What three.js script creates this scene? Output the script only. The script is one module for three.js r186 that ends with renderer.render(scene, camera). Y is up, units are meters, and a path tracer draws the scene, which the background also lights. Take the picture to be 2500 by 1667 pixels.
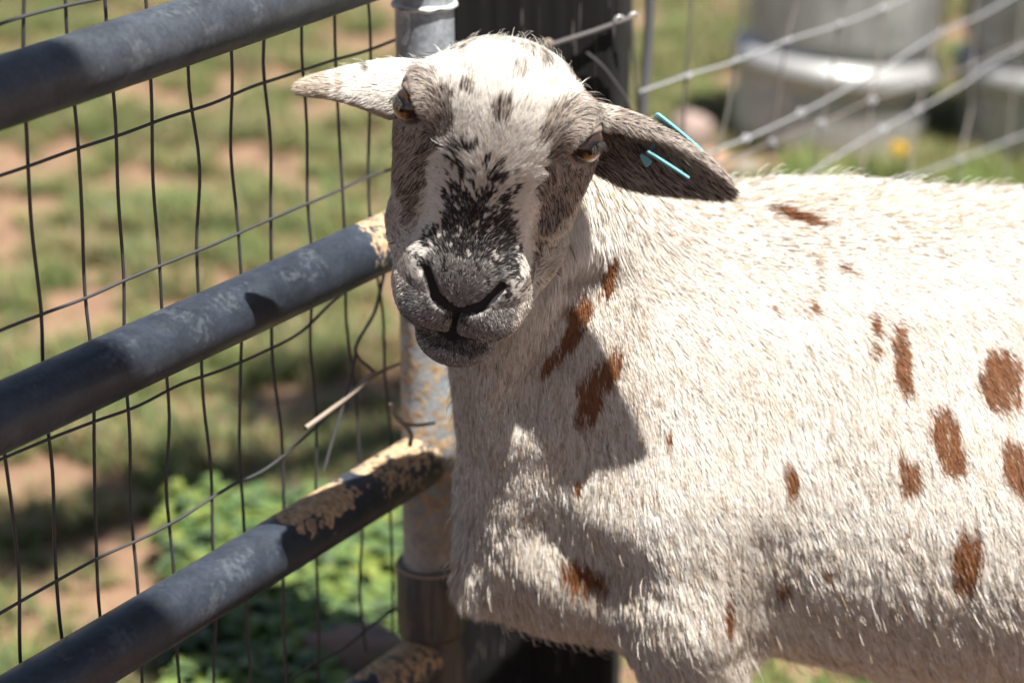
import * as THREE from 'three';
import { mergeGeometries, mergeVertices, toCreasedNormals } from 'three/addons/utils/BufferGeometryUtils.js';
import { createNoise2D, createNoise3D } from 'simplex-noise';

// ---------- camera, sky, sun, exposure ----------
const scene = new THREE.Scene();
const renderer = new THREE.WebGLRenderer({ antialias: true });
renderer.setSize(1024, 682);
renderer.toneMapping = THREE.LinearToneMapping;
renderer.toneMappingExposure = 2.0;
renderer.shadowMap.enabled = true;

const EYE = 1.34, PITCH = 19.8 * Math.PI / 180;
const camera = new THREE.PerspectiveCamera(15, 1024 / 682, 0.05, 200);
camera.position.set(0, EYE, 0);
camera.rotation.x = -PITCH;
camera.focus = 1.88;
camera.userData.fStop = 4;
scene.add(camera);

const SKY_LEVEL = 0.32;
const SUN = new THREE.Vector3(0.24, 0.92, 0.235).normalize();
// clear, slightly hazy midday sky
const skyTex = (() => {
  const w = 64, h = 64, d = new Float32Array(w * h * 4);
  for (let j = 0, k = 0; j < h; j++) for (let i = 0; i < w; i++, k += 4) {
    const e = Math.max(0, ((j + 0.5) / h - 0.5) * Math.PI), t = Math.pow(Math.sin(e), 0.5), b = SKY_LEVEL;
    d[k] = b * (0.62 * (1 - t) + 0.25 * t); d[k + 1] = b * (0.68 * (1 - t) + 0.36 * t); d[k + 2] = b * (0.78 * (1 - t) + 0.58 * t); d[k + 3] = 1;
  }
  const t = new THREE.DataTexture(d, w, h, THREE.RGBAFormat, THREE.FloatType); t.mapping = THREE.EquirectangularReflectionMapping; t.magFilter = t.minFilter = THREE.LinearFilter; t.needsUpdate = true; return t;
})();
scene.background = skyTex;
scene.environment = skyTex;

const sun = new THREE.DirectionalLight(new THREE.Color(1, 0.95, 0.87), 5);
sun.position.copy(SUN).multiplyScalar(12).add(new THREE.Vector3(0, 0, -2.5));
sun.target.position.set(0, 0, -2.5);
sun.castShadow = true;
sun.shadow.mapSize.set(4096, 4096);
Object.assign(sun.shadow.camera, { left: -4, right: 4, top: 4, bottom: -4, near: 0.5, far: 30 });
scene.add(sun, sun.target);

// ---------- helpers ----------
function rng(seed) { let a = seed >>> 0; return () => { a = (a + 0x6D2B79F5) | 0; let t = Math.imul(a ^ (a >>> 15), 1 | a); t = (t + Math.imul(t ^ (t >>> 7), 61 | t)) ^ t; return ((t ^ (t >>> 14)) >>> 0) / 4294967296; }; }
const n2 = createNoise2D(rng(11)), n3 = createNoise3D(rng(12));
const V3 = (x, y, z) => new THREE.Vector3(x, y, z);
const lerp = (a, b, t) => a + (b - a) * t;
const clamp = (x, a = 0, b = 1) => Math.min(b, Math.max(a, x));
const sstep = (a, b, x) => { const t = clamp((x - a) / (b - a)); return t * t * (3 - 2 * t); };
const fbm2 = (x, y, o = 4) => { let s = 0, a = 0.5; for (let i = 0; i < o; i++) { s += a * n2(x, y); x *= 2.03; y *= 2.03; a *= 0.5; } return s; };
const lin = (r, g, b) => new THREE.Color().setRGB(r, g, b);
// places are read off as a sight line plus a horizontal distance from the camera
const CP = Math.cos(PITCH), SP = Math.sin(PITCH), FPX = 833.5 / Math.tan(7.5 * Math.PI / 180);
function ray(px, py) { const a = (px - 1250) / FPX, u = (833.5 - py) / FPX; return V3(a, -SP + u * CP, -(CP + u * SP)); }
function at(px, py, dist) { const r = ray(px, py); return V3(0, EYE, 0).addScaledVector(r, dist / -r.z); }
function atGround(px, py, y = 0) { const r = ray(px, py); return V3(0, EYE, 0).addScaledVector(r, (y - EYE) / r.y); }
const taken = {};
function numbered(name) { const k = taken[name] = (taken[name] ?? -1) + 1; return k ? name + '_' + String(k).padStart(3, '0') : name; }
function thing(name, label, category, group) { const o = new THREE.Group(); o.name = numbered(name); o.userData = { label, category }; if (group) o.userData.group = group; scene.add(o); return o; }
function part(name, geo, mat, parent, label) { const m = new THREE.Mesh(geo, mat); m.name = name; m.castShadow = m.receiveShadow = true; if (label) m.userData.label = label; parent.add(m); return m; }
function tube(points, r, seg = 40, rad = 8) { return new THREE.TubeGeometry(new THREE.CatmullRomCurve3(points), seg, r, rad, false); }
function canvasTex(w, h, draw, srgb = true) { // draw(x, y) -> [r, g, b] 0..1
  const d = new Uint8Array(w * h * 4);
  for (let y = 0, k = 0; y < h; y++) for (let x = 0; x < w; x++, k += 4) { const c = draw(x / w, y / h); d[k] = clamp(c[0]) * 255; d[k + 1] = clamp(c[1]) * 255; d[k + 2] = clamp(c[2]) * 255; d[k + 3] = 255; }
  const t = new THREE.DataTexture(d, w, h); t.magFilter = THREE.LinearFilter; t.minFilter = THREE.LinearMipmapLinearFilter; t.generateMipmaps = true;
  t.wrapS = t.wrapT = THREE.RepeatWrapping; if (srgb) t.colorSpace = THREE.SRGBColorSpace; t.needsUpdate = true; return t;
}
// ---------- the sheep: one continuous body surface from a distance field ----------
const smin = (a, b, k) => { const h = Math.max(k - Math.abs(a - b), 0) / k; return Math.min(a, b) - h * h * k * 0.25; };
const smax = (a, b, k) => -smin(-a, -b, k);
function cone(a, b, ra, rb) {
  const dx = b.x - a.x, dy = b.y - a.y, dz = b.z - a.z, L = dx * dx + dy * dy + dz * dz;
  return (x, y, z) => { const px = x - a.x, py = y - a.y, pz = z - a.z; const t = clamp((px * dx + py * dy + pz * dz) / L); return Math.hypot(px - dx * t, py - dy * t, pz - dz * t) - (ra + (rb - ra) * t); };
}
function ell(c, rx, ry, rz, rotZ = 0, rotY = 0) {
  const cz = Math.cos(rotZ), sz = Math.sin(rotZ), cy = Math.cos(rotY), sy = Math.sin(rotY);
  return (X, Y, Z) => {
    let x = X - c.x, y = Y - c.y, z = Z - c.z; let t = x * cy - z * sy; z = x * sy + z * cy; x = t; t = x * cz + y * sz; y = -x * sz + y * cz; x = t;
    const k0 = Math.hypot(x / rx, y / ry, z / rz), k1 = Math.hypot(x / rx / rx, y / ry / ry, z / rz / rz); return k1 < 1e-9 ? -Math.min(rx, ry, rz) : k0 * (k0 - 1) / k1;
  };
}
function surfaceNets(f, lo, hi, h) {
  const nx = Math.ceil((hi.x - lo.x) / h) + 1, ny = Math.ceil((hi.y - lo.y) / h) + 1, nz = Math.ceil((hi.z - lo.z) / h) + 1;
  const F = new Float32Array(nx * ny * nz);
  // coarse pass every fourth node, then only cells near the surface are filled finely
  const C = 4, far = h * C * 1.9;
  F.fill(NaN);
  for (let k = 0; k < nz; k += C) for (let j = 0; j < ny; j += C) for (let i = 0; i < nx; i += C) {
    const d = f(lo.x + (i + 1.5) * h, lo.y + (j + 1.5) * h, lo.z + (k + 1.5) * h);
    for (let c = k; c < Math.min(k + C, nz); c++) for (let b = j; b < Math.min(j + C, ny); b++) for (let a = i; a < Math.min(i + C, nx); a++)
      F[a + nx * (b + ny * c)] = Math.abs(d) > far ? d : f(lo.x + a * h, lo.y + b * h, lo.z + c * h);
  }
  const id = new Int32Array(nx * ny * nz).fill(-1), P = [], I = [];
  const corner = [0, 1, nx, nx + 1, nx * ny, nx * ny + 1, nx * ny + nx, nx * ny + nx + 1];
  const edges = [[0, 1], [2, 3], [4, 5], [6, 7], [0, 2], [1, 3], [4, 6], [5, 7], [0, 4], [1, 5], [2, 6], [3, 7]];
  for (let k = 0; k < nz - 1; k++) for (let j = 0; j < ny - 1; j++) for (let i = 0; i < nx - 1; i++) {
    const o = i + nx * (j + ny * k); let m = 0; for (let c = 0; c < 8; c++) if (F[o + corner[c]] < 0) m++;
    if (!m || m === 8) continue;
    let x = 0, y = 0, z = 0, n = 0;
    for (const [a, b] of edges) { const fa = F[o + corner[a]], fb = F[o + corner[b]]; if ((fa < 0) === (fb < 0)) continue; const t = fa / (fa - fb);
      x += lerp(a & 1, b & 1, t); y += lerp((a >> 1) & 1, (b >> 1) & 1, t); z += lerp(a >> 2, b >> 2, t); n++; }
    id[o] = P.length / 3; P.push(lo.x + (i + x / n) * h, lo.y + (j + y / n) * h, lo.z + (k + z / n) * h);
  }
  for (let k = 1; k < nz - 1; k++) for (let j = 1; j < ny - 1; j++) for (let i = 1; i < nx - 1; i++) {
    const o = i + nx * (j + ny * k), s = F[o] < 0;
    const q = (a, b, c, d, flip) => { if (a < 0 || b < 0 || c < 0 || d < 0) return; flip ? I.push(a, c, b, b, c, d) : I.push(a, b, c, b, d, c); };
    if (s !== (F[o + 1] < 0)) q(id[o - nx - nx * ny], id[o - nx * ny], id[o - nx], id[o], !s);
    if (s !== (F[o + nx] < 0)) q(id[o - 1 - nx * ny], id[o - nx * ny], id[o - 1], id[o], s);
    if (s !== (F[o + nx * ny] < 0)) q(id[o - 1 - nx], id[o - nx], id[o - 1], id[o], !s);
  }
  const N = new Float32Array(P.length), e = h * 0.5;
  for (let v = 0; v < P.length; v += 3) {
    const x = P[v], y = P[v + 1], z = P[v + 2];
    const gx = f(x + e, y, z) - f(x - e, y, z), gy = f(x, y + e, z) - f(x, y - e, z), gz = f(x, y, z + e) - f(x, y, z - e), l = Math.hypot(gx, gy, gz) || 1;
    N[v] = gx / l; N[v + 1] = gy / l; N[v + 2] = gz / l;
  }
  const g = new THREE.BufferGeometry(); g.setAttribute('position', new THREE.BufferAttribute(new Float32Array(P), 3)); g.setAttribute('normal', new THREE.BufferAttribute(N, 3)); g.setIndex(I); return g;
}

// head frame: origin between the eyes, x to the viewer's right, y towards the poll, z out of the face
const HEAD = (() => {
  const yaw = -6 * Math.PI / 180, elev = -9 * Math.PI / 180, roll = 12.2 * Math.PI / 180;
  const z = V3(Math.sin(yaw) * Math.cos(elev), Math.sin(elev), Math.cos(yaw) * Math.cos(elev));
  const x0 = V3(0, 1, 0).cross(z).normalize(), y0 = z.clone().cross(x0);
  const x = x0.clone().multiplyScalar(Math.cos(roll)).addScaledVector(y0, -Math.sin(roll));
  const y = x0.clone().multiplyScalar(Math.sin(roll)).addScaledVector(y0, Math.cos(roll));
  const m = new THREE.Matrix4().makeBasis(x, y, z); m.setPosition(at(1207, 340, 1.735)); return m;
})();
const HEADI = HEAD.clone().invert();
const toWorld = (x, y, z) => V3(x, y, z).applyMatrix4(HEAD);

const EYEC = s => V3(s * 0.063, -0.001, -0.028);
const headAdd = [];
headAdd.push([ell(V3(-0.001, -0.013, -0.066), 0.067, 0.047, 0.062), 0]);
headAdd.push([ell(V3(0, -0.004, -0.046), 0.052, 0.047, 0.044), 0.03]);
headAdd.push([cone(V3(0, 0, -0.046), V3(0, -0.106, -0.029), 0.041, 0.034), 0.025]);
for (const s of [-1, 1]) {
  headAdd.push([cone(V3(s * 0.033, -0.03, -0.074), V3(s * 0.033, -0.112, -0.076), 0.036, 0.029), 0.02]);
  headAdd.push([cone(V3(s * 0.033, -0.112, -0.076), V3(s * 0.018, -0.148, -0.05), 0.029, 0.026), 0.02]);
  headAdd.push([ell(V3(s * 0.0565, 0.006, -0.032), 0.018, 0.017, 0.021), 0.022]);
  headAdd.push([cone(V3(s * 0.06, -0.018, -0.039), V3(s * 0.05, -0.07, -0.05), 0.014, 0.018), 0.014]);
}
headAdd.push([cone(V3(0, -0.03, -0.031), V3(0, -0.1, -0.0245), 0.034, 0.0325), 0.02]);
headAdd.push([cone(V3(0, -0.155, -0.048), V3(0, -0.05, -0.105), 0.022, 0.045), 0.02]);
headAdd.push([ell(V3(-0.001, -0.134, -0.023), 0.0475, 0.035, 0.033), 0.028]);
for (const s of [-1, 1]) headAdd.push([ell(V3(s * 0.0195, -0.1395, -0.006), 0.0235, 0.0175, 0.0205, -s * 0.2), 0.01]);
headAdd.push([ell(V3(0, -0.112, -0.005), 0.031, 0.02, 0.0135), 0.03]);
headAdd.push([ell(V3(0.002, -0.1735, -0.025), 0.029, 0.0195, 0.028), 0.006]);
const headSolid = (x, y, z) => { let d = headAdd[0][0](x, y, z); for (let i = 1; i < headAdd.length; i++) d = smin(d, headAdd[i][0](x, y, z), headAdd[i][1]); return d; };
function onFace(x, y, sink = 0.0005) { let z = 0.05; for (let i = 0; i < 60; i++) { const d = headSolid(x, y, z); if (d < 0.0002) break; z -= d * 0.8; } return V3(x, y, z - sink); }
const headCut = [];
for (const s of [-1, 1]) {
  headCut.push([cone(onFace(s * 0.002, -0.1285, 0), onFace(s * 0.016, -0.1225), 0.0026, 0.0039), 0.003]);
  headCut.push([cone(onFace(s * 0.016, -0.1225), onFace(s * 0.0275, -0.1065, 0.001), 0.0039, 0.0036), 0.003]);
  headCut.push([cone(onFace(0, -0.1575, 0.002), onFace(s * 0.033, -0.1515, 0.001), 0.0046, 0.0034), 0.004]);
  headCut.push([cone(onFace(s * 0.052, -0.012, 0.001), onFace(s * 0.037, -0.04, 0), 0.0048, 0.0032), 0.006]);
  const e = EYEC(s), o = V3(s * 0.74, -0.02, 0.67).normalize();
  headCut.push([ell(e.clone().addScaledVector(o, 0.01).add(V3(0, -0.0014, 0)), 0.0145, 0.0104, 0.0145, s * 0.2, -s * 0.82), 0.003]);
}
headCut.push([cone(onFace(0, -0.128, 0), onFace(0, -0.157, 0), 0.0022, 0.0022), 0.004]);
function headLocal(x, y, z) {
  let d = headAdd[0][0](x, y, z);
  for (let i = 1; i < headAdd.length; i++) d = smin(d, headAdd[i][0](x, y, z), headAdd[i][1]);
  for (const [c, k] of headCut) d = smax(d, -c(x, y, z), k);
  return d;
}
const headStump = cone(V3(0, -0.03, -0.09), V3(0.05, -0.1, -0.2), 0.052, 0.04);
const headField = (x, y, z) => smin(headLocal(x, y, z), headStump(x, y, z), 0.02) + 0.0025 * sstep(-0.13, -0.06, y);

// torso, neck and legs, in the open
const bodyAdd = [];
const B = (f, k = 0.04) => bodyAdd.push([f, k]);
B(ell(at(1800, 930, 2.0), 0.2, 0.162, 0.135));
B(ell(at(2230, 1047, 2.02), 0.22, 0.2, 0.155), 0.08);
B(ell(at(2750, 1089, 2.04), 0.24, 0.22, 0.165), 0.08);
B(ell(at(3250, 960, 2.05), 0.17, 0.165, 0.14), 0.08);
B(ell(at(2150, 1240, 1.955), 0.2, 0.115, 0.112), 0.08);                  // lower ribs
B(ell(at(2650, 1290, 1.97), 0.2, 0.125, 0.118), 0.08);
B(ell(at(1620, 1090, 1.93), 0.085, 0.145, 0.095, 0.1), 0.06);           // shoulder
B(cone(at(1600, 860, 1.99), at(1330, 470, 1.9), 0.105, 0.066), 0.06);  // neck
B(cone(at(1395, 1180, 1.93), at(1240, 640, 1.86), 0.08, 0.05), 0.06); // throat
B(cone(at(1235, 700, 1.87), at(1258, 1180, 1.89), 0.035, 0.034), 0.04);
B(ell(at(1400, 1250, 1.93), 0.08, 0.095, 0.085), 0.05);                 // breast
B(cone(at(1262, 1250, 1.9), at(1150, 1428, 1.88), 0.032, 0.013), 0.04);  // brisket
B(cone(at(1220, 1400, 1.91), at(1650, 1490, 2.0), 0.022, 0.05), 0.04); // sternum
const legN = at(1690, 1490, 1.872);
B(cone(at(1640, 1240, 1.9), legN, 0.07, 0.049), 0.05);
B(cone(legN, V3(legN.x + 0.005, 0.27, legN.z), 0.047, 0.028), 0.03);
B(cone(V3(legN.x + 0.005, 0.27, legN.z), V3(legN.x + 0.012, 0.07, legN.z), 0.026, 0.019), 0.02);
B(cone(V3(legN.x + 0.012, 0.07, legN.z), V3(legN.x - 0.02, 0.022, legN.z + 0.005), 0.021, 0.024), 0.02);
const legF = V3(0.165, 0.46, -2.075);
B(cone(V3(0.15, 0.55, -2.06), legF, 0.06, 0.045), 0.05);
B(cone(legF, V3(0.165, 0.26, -2.08), 0.045, 0.028), 0.03);
B(cone(V3(0.165, 0.26, -2.08), V3(0.17, 0.07, -2.08), 0.026, 0.019), 0.02);
B(cone(V3(0.17, 0.07, -2.08), V3(0.14, 0.022, -2.075), 0.021, 0.024), 0.02);
for (const z of [-1.95, -2.13]) {
  B(cone(V3(0.68, 0.56, z), V3(0.62, 0.4, z), 0.1, 0.06), 0.06);
  B(cone(V3(0.62, 0.4, z), V3(0.72, 0.26, z), 0.055, 0.03), 0.03);
  B(cone(V3(0.72, 0.26, z), V3(0.7, 0.07, z), 0.026, 0.02), 0.02);
  B(cone(V3(0.7, 0.07, z), V3(0.67, 0.022, z), 0.021, 0.024), 0.02);
}
B(cone(V3(0.82, 0.66, -2.04), V3(0.87, 0.5, -2.04), 0.03, 0.015), 0.03); // tail
const neckCrease = cone(at(1440, 700, 1.835), at(1290, 990, 1.83), 0.009, 0.008);
const folds = [cone(at(1335, 1325, 1.828), at(1490, 1425, 1.822), 0.013, 0.016), cone(at(1885, 1385, 1.822), at(1868, 1580, 1.83), 0.011, 0.02), cone(at(1405, 1010, 1.815), at(1335, 1290, 1.818), 0.004, 0.006)];
function bodyField(x, y, z) {
  let d = bodyAdd[0][0](x, y, z);
  for (let i = 1; i < bodyAdd.length; i++) d = smin(d, bodyAdd[i][0](x, y, z), bodyAdd[i][1]);
  d = smax(d, -neckCrease(x, y, z), 0.03);
  for (const c of folds) d = smax(d, -c(x, y, z), 0.03);
  return Math.max(d + 0.004, 0.002 - y);
}
const headGeo = surfaceNets(headField, V3(-0.09, -0.22, -0.22), V3(0.11, 0.075, 0.035), 0.0024);
headGeo.applyMatrix4(HEAD);
const torsoGeo = surfaceNets(bodyField, V3(-0.15, -0.01, -2.32), V3(0.95, 0.82, -1.7), 0.0065);

// ears: cupped leaf shells with thickness
function earGeo(path, open, width, cup, thick) { // path: three world points; open: function(u) -> direction the hollow faces
  const curve = new THREE.QuadraticBezierCurve3(...path), NU = 34, NV = 16, P = [], I = [];
  for (let i = 0; i <= NU; i++) {
    const u = i / NU, c = curve.getPoint(u), T = curve.getTangent(u); let N = open(u); N.addScaledVector(T, -N.dot(T)).normalize(); const Bv = T.clone().cross(N);
    const w = width(u), a = cup(u), t0 = thick * lerp(1.25, 0.8, u) * Math.sqrt(clamp((1 - u) * 8));
    for (let q = 0; q < NV * 2; q++) {
      const side = q < NV ? 1 : -1, v = q < NV ? lerp(-1, 1, q / (NV - 1)) : lerp(1, -1, (q - NV) / (NV - 1));
      const an = v * a, th = t0 * Math.sqrt(Math.max(0, 1 - Math.pow(Math.abs(v), 3))) * 0.5 + (Math.abs(v) > 0.999 ? 0 : 0.0002);
      const R = w / a; // arc of half-angle a
      const p = c.clone().addScaledVector(Bv, R * Math.sin(an)).addScaledVector(N, R * (1 - Math.cos(an)) - R * (1 - Math.cos(a)) * 0.5);
      const nn = N.clone().multiplyScalar(Math.cos(an)).addScaledVector(Bv, -Math.sin(an));
      p.addScaledVector(nn, side * th); P.push(p.x, p.y, p.z);
    }
  }
  const M = NV * 2;
  for (let i = 0; i < NU; i++) for (let q = 0; q < M; q++) { const a = i * M + q, b = i * M + (q + 1) % M, c = a + M, d = b + M; I.push(a, b, c, b, d, c); }
  let g = new THREE.BufferGeometry(); g.setAttribute('position', new THREE.Float32BufferAttribute(P, 3)); g.setIndex(I); g = mergeVertices(g, 1e-5); g.computeVertexNormals(); return g;
}
const earR = earGeo([toWorld(0.048, -0.014, -0.078), toWorld(0.105, -0.003, -0.05), toWorld(0.171, -0.022, -0.05)],
  u => V3(-0.1, lerp(-0.5, -0.45, u), 1).normalize(), u => (0.034 + 0.009 * (1 - u)) * Math.pow(Math.sin(Math.PI * clamp(0.13 + u * 0.79)), 0.7) * (1 - 0.5 * u * u) * Math.sqrt(clamp((1.02 - u) * 12)) + 0.001, u => lerp(2.3, 0.85, Math.pow(u, 0.6)), 0.0115);
const earL = earGeo([toWorld(-0.045, -0.013, -0.078), toWorld(-0.09, 0.0, -0.058), toWorld(-0.144, -0.014, -0.04)],
  u => V3(0.05, -0.75, -0.6).normalize(), u => 0.033 * (1 - 0.82 * sstep(0.2, 1, u)) * Math.sqrt(clamp((1.02 - u) * 12)) + 0.001, u => lerp(1.4, 1.0, u), 0.0085);
// ---------- gate line: hinge post at GATE0, the gate swings towards the near left ----------
const GATE0 = V3(-0.071, 0, -2.07), GDIR = V3(-0.525, 0, 0.851).normalize(), GNRM = V3(0.851, 0, 0.525).normalize();
function onGate(px, py, off = 0) { const r = ray(px, py), o = GATE0.clone().addScaledVector(GNRM, off), c = V3(0, EYE, 0); const t = o.sub(c).dot(GNRM) / r.dot(GNRM); return c.addScaledVector(r, t); }
const gateS = p => (p.x - GATE0.x) * GDIR.x + (p.z - GATE0.z) * GDIR.z;
// a pipe with its own uv: u runs along in metres, v once round from the top
function pipe(a, b, r, segL = 60, segR = 28, len0 = 0, bulge) {
  const ax = b.clone().sub(a), L = ax.length(); ax.normalize(); const up = Math.abs(ax.y) > 0.9 ? V3(0, 0, 1) : V3(0, 1, 0); const sd = ax.clone().cross(up).normalize(), u2 = sd.clone().cross(ax);
  const P = [], U = [], I = [], N = [];
  for (let i = 0; i <= segL; i++) for (let j = 0; j <= segR; j++) {
    const t = i / segL, an = j / segR * Math.PI * 2, rr = r * (bulge ? bulge(t * L, an) : 1), n = u2.clone().multiplyScalar(Math.cos(an)).addScaledVector(sd, Math.sin(an)), p = a.clone().addScaledVector(ax, L * t).addScaledVector(n, rr);
    P.push(p.x, p.y, p.z); N.push(n.x, n.y, n.z); U.push(len0 + L * t, j / segR);
  }
  for (let i = 0; i < segL; i++) for (let j = 0; j < segR; j++) { const q = i * (segR + 1) + j; I.push(q, q + 1, q + segR + 1, q + 1, q + segR + 2, q + segR + 1); }
  const g = new THREE.BufferGeometry(); g.setAttribute('position', new THREE.Float32BufferAttribute(P, 3)); g.setAttribute('normal', new THREE.Float32BufferAttribute(N, 3)); g.setAttribute('uv', new THREE.Float32BufferAttribute(U, 2)); g.setIndex(I); return g;
}
// weathered dark paint on steel, dried mud where animals rub it; s in metres along the pipe, a round it (0 = top)
function steelTex(seed, span, mud, base = [0.205, 0.225, 0.26]) {
  const W = 1024, H = 128;
  const pix = (x, y) => {
    const s = x * span, a = y, ca = Math.cos(a * 6.2832), sa = Math.sin(a * 6.2832);
    const q = (f, z = 0) => n3(s * f + seed, ca * f * 0.024 + z, sa * f * 0.024 + seed);
    let t = 1 + 0.1 * q(9) + 0.1 * q(40) + 0.09 * q(150) + 0.08 * q(420);
    let c = base.map(v => v * t); let rough = 0.42 + 0.08 * q(30);
    const scuff = sstep(0.35, 0.95, q(22, 3) + 0.5 * q(120, 5) + 0.3 * q(380, 6)) * 0.5 + sstep(0.66, 0.85, q(190, 9)) * 0.3 * sstep(0, 0.5, q(12, 8)); // chalky rubs and pits
    c = c.map((v, i) => lerp(v, [0.5, 0.52, 0.54][i], scuff * 0.55)); rough += 0.2 * scuff;
    const m = mud ? mud(s, a, q) : 0; const mt = 1 + 0.14 * q(120) + 0.1 * q(400);
    c = c.map((v, i) => lerp(v, [0.74, 0.63, 0.5][i] * mt, m)); rough = lerp(rough, 0.95, m);
    return [c, rough, m + 0.15 * q(300)];
  };
  const map = canvasTex(W, H, (x, y) => pix(x, y)[0]), rm = canvasTex(512, 64, (x, y) => { const r = pix(x, y)[1]; return [r, r, r]; }, false), bm = canvasTex(512, 64, (x, y) => { const b = pix(x, y)[2] * 0.5 + 0.2; return [b, b, b]; }, false);
  for (const t of [map, rm, bm]) { t.repeat.set(1 / span, 1); }
  return new THREE.MeshStandardMaterial({ map, roughnessMap: rm, roughness: 1, metalness: 0.0, bumpMap: bm, bumpScale: 0.0006 });
}
const gate = thing('metal_gate', 'dark blue-grey pipe gate with mud-rubbed rails in front of wire mesh', 'gate');
const RAD = 0.0236;
const railPix = [[0, 226, 905, -72], [0, 1020, 905, 607], [0, 1743, 905, 1198]];
const sPix = px => gateS(onGate(px, 800));
const mudMid = (s, a, q) => { const near = s < gateS(onGate(886, 610)) + 0.006 * q(60, 2) + 0.012 * Math.cos(a * 6.28 + 1.2) ? 1 : 0; return near * clamp(0.5 + 0.6 * q(70, 1) + 1.1 * q(170, 4) + 0.4 * Math.cos(a * 6.28)); };
const sPatch = gateS(onGate(770, 1235)), sNear = gateS(onGate(880, 1160));
const mudLow = (s, a, q) => {
  const top = Math.max(0, Math.cos((a - 0.97) * 6.28));
  const near = s < sNear + 0.012 * q(40, 2) ? clamp(top * 1.2 - 0.05 + 0.7 * q(60, 1) + 0.8 * q(150, 4)) : 0;
  const d = Math.hypot((s - sPatch) / 0.045, (((a + 0.5) % 1) - 0.47) / 0.17) + 0.35 * q(45, 6) + 0.25 * q(130, 8);
  const drip = sstep(0.55, 0.7, q(28, 11)) * (Math.abs(s - sPatch - 0.04) < 0.05 ? 1 : 0) * (((a + 0.5) % 1) < 0.47 && ((a + 0.5) % 1) > 0.22 ? 1 : 0);
  return clamp(Math.max(near, sstep(1.0, 0.85, d), drip * 0.8));
};
const rail = [];
railPix.forEach(([x0, y0, x1, y1], i) => {
  const a = onGate(x1, y1), b = onGate(x0, y0), dir = b.clone().sub(a).normalize(), far = b.clone().addScaledVector(dir, 0.55), root = a.clone().addScaledVector(dir, -gateS(a) + 0.012);
  const mat = steelTex(3 + i * 7, 1.1, i === 1 ? mudMid : i === 2 ? mudLow : null, i === 0 ? [0.25, 0.27, 0.3] : [0.19, 0.215, 0.255]);
  rail.push({ root, far, dir }); part('rail', pipe(root, far, RAD, 90, 30, 0.012), mat, gate, ['scuffed bare top rail', 'middle rail with dried mud near the post', 'lower rail with smeared tan mud'][i]);
});
console.log('rails', rail.map(r => [r.root.y.toFixed(3), r.far.y.toFixed(3)]).join(' '));
{
  const low = rail[2].root.clone().add(V3(0, -0.19, 0)), lowFar = rail[2].far.clone().add(V3(0, -0.19, 0));
  part('rail', pipe(low, lowFar, RAD, 50, 24, 0.012), steelTex(31, 1.1, mudLow), gate, 'bottom rail partly hidden under the frame edge');
  const topY = rail[0].root.y;
  const mudPost = (s, a, q) => { const y = 0.06 + s; return sstep(0.75, 0.66, y) * clamp(0.35 + 0.8 * q(60, 1) + 0.9 * q(170, 4)) * sstep(0.4, 0.46, y) + sstep(0.46, 0.4, y) * 0.35; };
  const postMat = steelTex(53, 1.1, mudPost, [0.6, 0.63, 0.66]);
  part('end_post', pipe(V3(GATE0.x, 0.06, GATE0.z), V3(GATE0.x, topY + 0.012, GATE0.z), 0.0242, 70, 30, 0), postMat, gate, 'galvanised upright with dried mud lower down');
  const weld = new THREE.TorusGeometry(0.0248, 0.0026, 8, 40), wp = weld.attributes.position;
  for (let i = 0; i < wp.count; i++) wp.setZ(i, wp.getZ(i) + 0.0012 * n2(i * 0.21, 3));
  weld.rotateX(Math.PI / 2); weld.computeVertexNormals();
  const paleMat = new THREE.MeshStandardMaterial({ color: lin(0.55, 0.56, 0.56), roughness: 0.6 });
  const wm = part('weld', weld, paleMat, gate, 'pale weld bead round the post'); wm.position.copy(at(1037, 22, 2.05)).setX(GATE0.x).setZ(GATE0.z);
  part('paint_run', tube([[985, 24], [1000, 40], [1003, 65], [996, 88], [986, 108]].map(([x, y]) => at(x, y, 2.051)), 0.0026, 20, 8).scale(1, 1, 1), paleMat, gate, 'pale run of old paint below the weld');
  // hinge sleeve low on the post
  const y0 = at(1040, 1560, 2.07).y, y1 = at(1040, 1375, 2.07).y;
  const prof = [[0.0245, y0 - 0.16], [0.0285, y0 - 0.15], [0.029, y0 - 0.01], [0.0262, y0 - 0.004], [0.0262, y0 + 0.006], [0.0305, y0 + 0.012], [0.031, (y0 + y1) / 2], [0.0305, y1 - 0.003], [0.0285, y1 + 0.001], [0.0245, y1 + 0.001]].map(([a, b]) => new THREE.Vector2(a, b));
  const sl = part('hinge_sleeve', toCreasedNormals(new THREE.LatheGeometry(prof, 40), 0.5), steelTex(71, 1, (s, a, q) => 0.12 + 0.12 * q(20), [0.27, 0.265, 0.26]), gate, 'dusty hinge sleeve round the foot of the post'); sl.position.set(GATE0.x, 0, GATE0.z);
  const ring = new THREE.TorusGeometry(0.0298, 0.0016, 6, 40).rotateX(Math.PI / 2); const rg = part('sleeve_rim', ring, new THREE.MeshStandardMaterial({ color: lin(0.36, 0.27, 0.23), roughness: 0.8 }), gate); rg.position.set(GATE0.x, y1, GATE0.z);
}
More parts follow.
